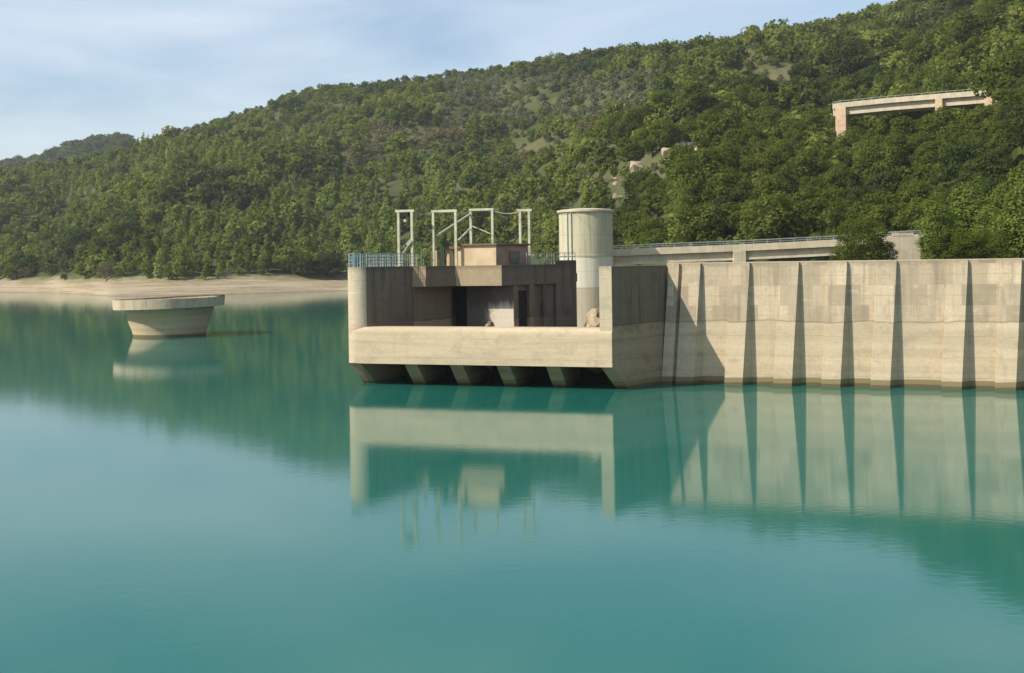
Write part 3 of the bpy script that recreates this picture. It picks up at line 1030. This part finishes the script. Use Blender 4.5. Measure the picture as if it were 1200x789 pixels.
ROCKS = [(803, 181, 3.3, 'broad pale rock face among the trees, the highest of the outcrops'), (748, 203, 2.5, 'pale rock slab left of the broad rock face'),
         (787, 187, 2.0, 'small pale rock between the slab and the broad rock face'), (728, 234, 1.5, 'lowest small pale rock on the wooded slope'),
         (816, 183, 1.9, 'pale rock at the right foot of the broad rock face'), (722, 214, 1.3, 'small weathered rock just left of the pale slab')]
def crag(r, p, seed):
    rr = np.random.default_rng(seed)
    bm = bmesh.new()
    for k in range(4):
        c = Vector(rr.normal(0, 0.45, 3)) * r
        pts = [bm.verts.new(c + Vector(q / np.linalg.norm(q)) * r * rr.uniform(0.45, 0.95)) for q in rr.normal(size=(16, 3)) * np.array([1.2, 0.9, 0.8])]
        bmesh.ops.convex_hull(bm, input=pts)
    me = bpy.data.meshes.new('rock_outcrop')
    bm.to_mesh(me)
    bm.free()
    me.materials.append(M['rock'])
    o = bpy.data.objects.new('rock_outcrop', me)
    C.objects.link(o)
    o.location = p
    return o


RPOS = []
for i, (px, py, r, lab) in enumerate(ROCKS):
    p = ground_at(px, py)
    RPOS.append((p.x, p.y, r))
    o = crag(r, p + Vector((0, 0, r * 0.25)), 60 + i)
    tag(o, lab, 'rock', 'rock outcrops on the hillside')

# ------------------------------------------------------------------ trees
def blobs(kind, r_):
    """clump centres and radii of a crown one unit high (unit = tree height)"""
    out = []
    if kind == 'poplar':
        for k in range(11):
            h = 0.16 + 0.80 * k / 10
            w_ = 0.17 * math.sin(math.pi * min(1, (h * 0.80 + 0.16))) + 0.03
            out.append((r_.normal(0, 0.045), r_.normal(0, 0.045), h, w_ + 0.02, 0.11))
    elif kind == 'pine':
        for k in range(12):
            h = 0.22 + 0.74 * k / 11
            w_ = 0.25 * (1 - h) ** 0.7 + 0.035
            a = r_.uniform(0, 6.28)
            o = w_ * 0.5
            out.append((o * math.cos(a), o * math.sin(a), h, w_ * 0.8, 0.085))
    elif kind in ('broad', 'dark', 'olive', 'bare'):
        n = 13
        for k in range(n):
            a = k * 2.4 + r_.uniform(-.5, .5)
            h = 0.26 + 0.60 * ((k + 0.5) / n) ** 0.8
            rad = 0.33 * math.sqrt(max(0.05, 1 - ((h - 0.45) / 0.52) ** 2)) * r_.uniform(0.65, 1.08)
            out.append((rad * math.cos(a), rad * math.sin(a), h, r_.uniform(0.13, 0.20), r_.uniform(0.10, 0.15)))
        out.append((0, 0, 0.52, 0.26, 0.30))
        out.append((r_.normal(0, .05), r_.normal(0, .05), 0.86, 0.14, 0.12))
    return out


def crown_arrays(kind, n, leaf, seed):
    """n leaf-clump quads of half-size leaf spread through the clumps; returns n x 4 x 3"""
    r_ = np.random.default_rng(seed)
    bl = np.array(blobs(kind, r_))
    wgt = bl[:, 3] ** 2 + 0.3 * bl[:, 3] * bl[:, 4]
    pick = r_.choice(len(bl), n, p=wgt / wgt.sum())
    d = r_.normal(size=(n, 3))
    d /= np.linalg.norm(d, axis=1)[:, None]
    rad = r_.uniform(0.55, 1.08, n) ** 0.7
    c = bl[pick]
    cen = c[:, :3] + d * rad[:, None] * np.stack([c[:, 3], c[:, 3], c[:, 4]], 1)
    cen[:, 2] = np.maximum(cen[:, 2], 0.05)
    nrm = d * 0.9 + np.array([0, 0, 0.35]) + r_.normal(0, 0.45, (n, 3))
    nrm /= np.linalg.norm(nrm, axis=1)[:, None]
    tan = np.cross(nrm, r_.normal(size=(n, 3)))
    tan /= np.linalg.norm(tan, axis=1)[:, None] + 1e-9
    bit = np.cross(nrm, tan)
    s = leaf * r_.uniform(0.6, 1.35, n)
    s2 = s * r_.uniform(0.45, 0.9, n)
    q = np.stack([cen - tan * s[:, None], cen + bit * s2[:, None] + nrm * (s * .2)[:, None], cen + tan * s[:, None], cen - bit * s2[:, None] + nrm * (s * .2)[:, None]], 1)
    return q


def quads_mesh(name, q, mat, colours=None):
    n = len(q)
    me = bpy.data.meshes.new(name)
    me.vertices.add(n * 4)
    me.vertices.foreach_set('co', q.reshape(-1).astype(np.float32))
    me.loops.add(n * 4)
    me.loops.foreach_set('vertex_index', np.arange(n * 4, dtype=np.int32))
    me.polygons.add(n)
    me.polygons.foreach_set('loop_start', np.arange(0, n * 4, 4, dtype=np.int32))
    me.update(calc_edges=True)
    me.materials.append(mat)
    if colours is not None:
        a = me.attributes.new('leaf_colour', 'FLOAT_COLOR', 'FACE')
        a.data.foreach_set('color', np.concatenate([colours, np.ones((n, 1))], 1).astype(np.float32).ravel())
    return me


def trunk_mesh(kind, seed):
    r_ = random.Random(seed)
    m = MB()
    top = {'poplar': 0.9, 'pine': 0.9}.get(kind, 0.6)
    th = {'poplar': 0.018, 'pine': 0.02}.get(kind, 0.026)
    pts = [(0, 0, -0.05)] + [(r_.uniform(-.015, .015), r_.uniform(-.015, .015), top * k / 4) for k in range(1, 5)]
    m.tube(pts, [th * 1.25, th, th * 0.8, th * 0.55, th * 0.25], 7)
    for k in range(6):
        a, h = k * 2.4 + r_.uniform(-.4, .4), top * r_.uniform(0.35, 0.8)
        l_ = 0.10 if kind in ('poplar', 'pine') else 0.26
        m.tube([(0, 0, h), (l_ * .55 * math.cos(a), l_ * .55 * math.sin(a), h + .07), (l_ * math.cos(a), l_ * math.sin(a), h + .18)], [th * .5, th * .33, th * .12], 5)
    me = bpy.data.meshes.new('trunk')
    me.from_pydata(m.v, [], m.f)
    me.polygons.foreach_set('use_smooth', [True] * len(me.polygons))
    me.materials.append(M['bark_pale'] if kind in ('poplar', 'bare', 'olive') else M['bark'])
    return me


NAME = {'broad': 'broadleaf_tree', 'dark': 'oak_tree', 'poplar': 'poplar_tree', 'pine': 'pine_tree', 'olive': 'olive_tree', 'bare': 'bare_shrub'}
PROTO, FAR = {}, {}
for i, k in enumerate(LEAF):
    PROTO[k] = [(quads_mesh('crown', crown_arrays(k, 3600 if k != 'bare' else 1500, 0.025 if k != 'poplar' else 0.019, 100 + 10 * i + v), M['leaf_' + k]), trunk_mesh(k, 10 * i + v)) for v in range(4)]
    FAR[k] = [crown_arrays(k, 190 if k != 'bare' else 110, 0.088 if k not in ('poplar', 'pine') else 0.062, 300 + 10 * i + v) for v in range(5)]


FINE = {k: [(quads_mesh('crown', crown_arrays(k, 9000, 0.0135, 700 + v), M['leaf_' + k]), trunk_mesh(k, 70 + v)) for v in range(4)] for k in ('poplar', 'broad')}


def plant(kind, p, h, label, rz, variant, group, wide=1.0, fine=False):
    root = empty(NAME[kind], p, rz)
    root.scale = (h * wide, h * wide, h)
    tag(root, label, 'shrub' if kind == 'bare' else 'tree', group)
    cm_, tm_ = (FINE if fine else PROTO)[kind][variant % 4]
    for nm, me in (('crown', cm_), ('trunk', tm_)):
        c = bpy.data.objects.new(nm, me)
        C.objects.link(c)
        c.parent = root
    return root


# candidates on the hillside
cand = []
SP = 5.6
gx = np.arange(-760, 620, SP)
gy = np.arange(120, 1000, SP)
GX, GY = np.meshgrid(gx, gy)
GX = GX + rng.uniform(-.5, .5, GX.shape) * SP * 0.95
GY = GY + rng.uniform(-.5, .5, GY.shape) * SP * 0.95
GX, GY = GX.ravel(), GY.ravel()
GP = 600 + FPX * GX / GY
yb, yr = np.interp(GP, XP, BANK), np.interp(GP, RX, RDIST)
keep = (GP > -420) & (GP < 1560) & (GY > yb + 1.0) & (GY < yr + 22)
GX, GY, GP, yb, yr = [v[keep] for v in (GX, GY, GP, yb, yr)]
GZ = height(GX, GY)
GPY = HORIZ - FPX * (GZ - CAM_H) / GY
mead = meadow(GX, GY)
dens = 1 - 0.62 * np.clip(mead * 1.25, 0, 1)
# keep farther trees a little sparser
dens = np.where((GY - yb) / (yr - yb) > 0.93, np.maximum(dens, 0.85), dens)
dens *= np.interp(GY, [300, 600, 900], [1.0, 0.9, 0.75])
keep = rng.uniform(0, 1, len(GX)) < dens
GX, GY, GP, GZ, GPY, mead, yb, yr = [v[keep] for v in (GX, GY, GP, GZ, GPY, mead, yb, yr)]
nz = np.sin(GX * 0.031 + 0.7) * np.sin(GY * 0.027 + 2.1) + 0.6 * np.sin(GX * 0.083 + GY * 0.05) + 0.5 * np.sin(GX * 0.013 - GY * 0.021 + 1)
kinds = []
hs = []
for i in range(len(GX)):
    px, py, u = GP[i], GPY[i], rng.uniform()
    n = nz[i] + rng.normal(0, 0.35)
    s_ = (GY[i] - yb[i]) / (yr[i] - yb[i])
    if 520 < px < 770 and 92 < py < 150 and mead[i] < 0.5:
        k = 'olive' if u < 0.8 else 'broad'
        h = rng.uniform(5, 7.5)
    elif s_ > 0.93:
        k = 'dark' if u < 0.75 else 'broad'
        h = rng.uniform(5, 9)
    elif 400 < px < 720 and 150 < py < 270 and n < -0.55:
        k = 'bare'
        h = rng.uniform(5, 8)
    elif px < 520 and py > 150:
        k = 'dark' if n < -0.75 else ('poplar' if (n > 0.7 and u < 0.4) else ('pine' if n > -0.1 else 'broad'))
        h = rng.uniform(7, 13)
    else:
        k = 'dark' if n < -0.45 else ('poplar' if n > 1.0 and u < 0.5 else ('pine' if u < 0.2 else 'broad'))
        h = rng.uniform(6, 11)
    if s_ < 0.03 and px < 520:
        h *= 0.8
    if mead[i] > 0.45 and s_ < 0.93:
        h = h * 0.32
        k = 'olive' if u < 0.5 else ('bare' if u < 0.8 else 'broad')
    kinds.append(k)
    hs.append(h)
hs = np.array(hs) * 0.88 * np.exp(rng.normal(0, 0.2, len(hs))) * np.interp(GY, [450, 900], [1.0, 0.75])
kinds = np.array(kinds)
# keep the viaduct's and the bridge's own ground clear
vx, vy = np.array([p.x - inv.x for p in VP]), np.array([p.y - inv.y for p in VP])
dv = GY - np.interp(GX, vx, vy)
onv = (GX > vx[0] - 4) & (GX < vx[-1] + 5) & (dv > -13) & (dv < 9.5) & (GP < 1200)
top_e = CAM_H + (GZ + hs - CAM_H)
front = (GX / GY > 0.255) & (GX / GY < 0.412) & (dv < -5) & (dv > -90)
lim = (HORIZ - np.interp(GP, [955, 966, 974, 1001, 1014, 1050, 1085, 1098, 1112, 1178], [132, 146, 155, 154, 138, 136, 132, 118, 127, 121]) - KR * (GP - 600)) / FPX
tooh = front & ((GZ + hs - CAM_H) / GY > lim) & (rng.uniform(0, 1, len(GX)) < 0.93)
hfit = lim * GY + CAM_H - GZ
hs = np.where(tooh, np.minimum(hs, hfit), hs)
hs = np.where(onv, rng.uniform(1.4, 3.0, len(hs)), hs)
hs = np.where(onv & (GP > 974) & (GP < 1004), 0.5, hs)
for rx_, ry_, rr_ in RPOS:
    du = np.abs(GX - rx_ * GY / ry_) < rr_ + 0.8
    near_ = du & (GY < ry_ + rr_ * 0.5) & (GY > ry_ - 22)
    hs = np.where(near_, np.minimum(hs, np.where(GY > ry_ - 5, 0.5, 2.8)), hs)
keep = hs > 1.2
GX, GY, GP, GZ, hs, kinds, GPY = [v[keep] for v in (GX, GY, GP, GZ, hs, kinds, GPY)]
order = np.argsort(-(hs / GY) * (((GP > -30) & (GP < 1230) & (GZ + hs > 9.5)) + 0.001))
N_IND = 262
ADJ = {'broad': 'mid green round-crowned tree', 'dark': 'dark green dense oak', 'poplar': 'light green slender poplar', 'pine': 'olive green conical pine', 'olive': 'small grey green olive tree', 'bare': 'brownish half bare bush'}


def where(px, py):
    if px < 520:
        return 'above the far shore, left of the intake'
    if px < 760:
        return 'on the slope behind the intake and round tower'
    if py < 160:
        return 'high on the right slope beside the viaduct'
    if px < 980:
        return 'on the slope behind the low road bridge'
    return 'on the slope below the viaduct at far right'


for i in order[:N_IND]:
    plant(kinds[i], (GX[i], GY[i], GZ[i] - 0.2), hs[i], ADJ[kinds[i]] + ' ' + where(GP[i], GPY[i]), rng.uniform(0, 6.28), int(rng.integers(4)),
          'trees on the wooded hillside', rng.uniform(0.9, 1.35))

# the rest of the wood, as one mass
allq, allc = [], []


def mass_tree(kind, x, y, z, h):
    q = FAR[kind][int(rng.integers(5))]
    a = rng.uniform(0, 6.28)
    w_ = h * rng.uniform(0.85, 1.3)
    c_, s_ = math.cos(a), math.sin(a)
    o = np.empty_like(q)
    o[..., 0] = (q[..., 0] * c_ - q[..., 1] * s_) * w_ + x
    o[..., 1] = (q[..., 0] * s_ + q[..., 1] * c_) * w_ + y
    o[..., 2] = (q[..., 2] - 0.06) * h + z
    allq.append(o)
    ca_, cb_ = np.array(LEAF[kind][0]), np.array(LEAF[kind][1])
    col = ca_ + (cb_ - ca_) * rng.uniform(-0.25, 1.25)
    allc.append(np.repeat(col[None], len(q), 0) * rng.uniform(0.85, 1.15, (len(q), 1)))


for i in order[N_IND:]:
    mass_tree(kinds[i], GX[i], GY[i], GZ[i], hs[i])
# far hill
fx = rng.uniform(-0.62, -0.24, 1500)
fy = rng.uniform(1230, 1540, 1500)
fz = far_height(fx * fy, fy)
for x, y, z in zip(fx * fy, fy, fz):
    mass_tree('dark' if rng.uniform() < 0.92 else 'broad', x, y, z, rng.uniform(10, 16))
me = quads_mesh('woodland', np.concatenate(allq), M['leaf_mass'], np.concatenate(allc))
wood = bpy.data.objects.new('woodland', me)
C.objects.link(wood)
tag(wood, 'dense mixed woodland covering the far hillside', 'woodland', None, 'stuff')

# trees that stand out: behind the dam wall, and along the far shore
NEAR = [('poplar', 1100, 300, 140, 9.0, 1.2, 'light green leafy tree behind the dam wall, nearest the abutment'), ('poplar', 1138, 300, 150, 11.2, 1.35, 'tallest light green tree behind the dam wall'),
        ('poplar', 1172, 300, 145, 10.0, 1.4, 'light green tree behind the dam wall, second from the right edge'), ('poplar', 1203, 300, 140, 11.5, 1.3, 'light green tree cut by the right edge of the photo'),
        ('broad', 1012, 304, 150, 7.2, 1.25, 'mid green bush in front of the bridge abutment'), ('broad', 1030, 304, 152, 4.4, 1.3, 'low bush at the right foot of the abutment bush'),
        ('broad', 1120, 304, 138, 5.5, 1.3, 'bushy green tree low behind the dam wall between two poplars'), ('broad', 1155, 304, 136, 5.0, 1.5, 'low round bush under the tallest light green tree'),
        ('poplar', 1235, 304, 140, 10.5, 1.4, None), ('broad', 990, 303, 158, 4.0, 1.3, 'small bush over the end of the bridge railing')]
for i, (k, px, py, Y, h, wd, lab) in enumerate(NEAR):
    p = at(px, py, Y)
    z = float(height(np.array(p.x), np.array(Y)))
    plant(k, (p.x, Y, z - 0.2), h, lab or 'light green tree standing just outside the right edge', i * 1.3, i, 'trees behind the dam wall', wd, True)
SH = [('broad', 15, 8, 'green bush'), ('dark', 75, 5, 'lone dark bush standing out on the sandy shore'), ('broad', 100, 7, 'x'), ('bare', 125, 8, 'x'), ('bare', 30, 6, 'x'),
      ('dark', 355, 10, 'dark broad tree overhanging the shore left of the intake'), ('dark', 385, 11, 'dark tree nearest the intake on the far shore')]
SHL = ['low green bush at the left end of the far shore', 'lone small dark bush on the sandy far shore', 'yellowish green bush above the sandy shore', 'brownish bare shrub beside the yellowish bush',
       'brownish shrub at the left end of the far shore', 'dark broad tree above the shore left of the intake', 'dark tree on the far shore nearest the intake']
for i, (k, px, h, _) in enumerate(SH):
    t_ = (px - 600) / FPX
    Y = float(np.interp(px, XP, BANK)) - (6 if i == 1 else -1)
    z = float(height(np.array(t_ * Y), np.array(Y)))
    plant(k, (t_ * Y, Y, z - 0.2), h * (0.6 if i == 1 else 1), SHL[i], i, i, 'trees along the far shore', 1.3)
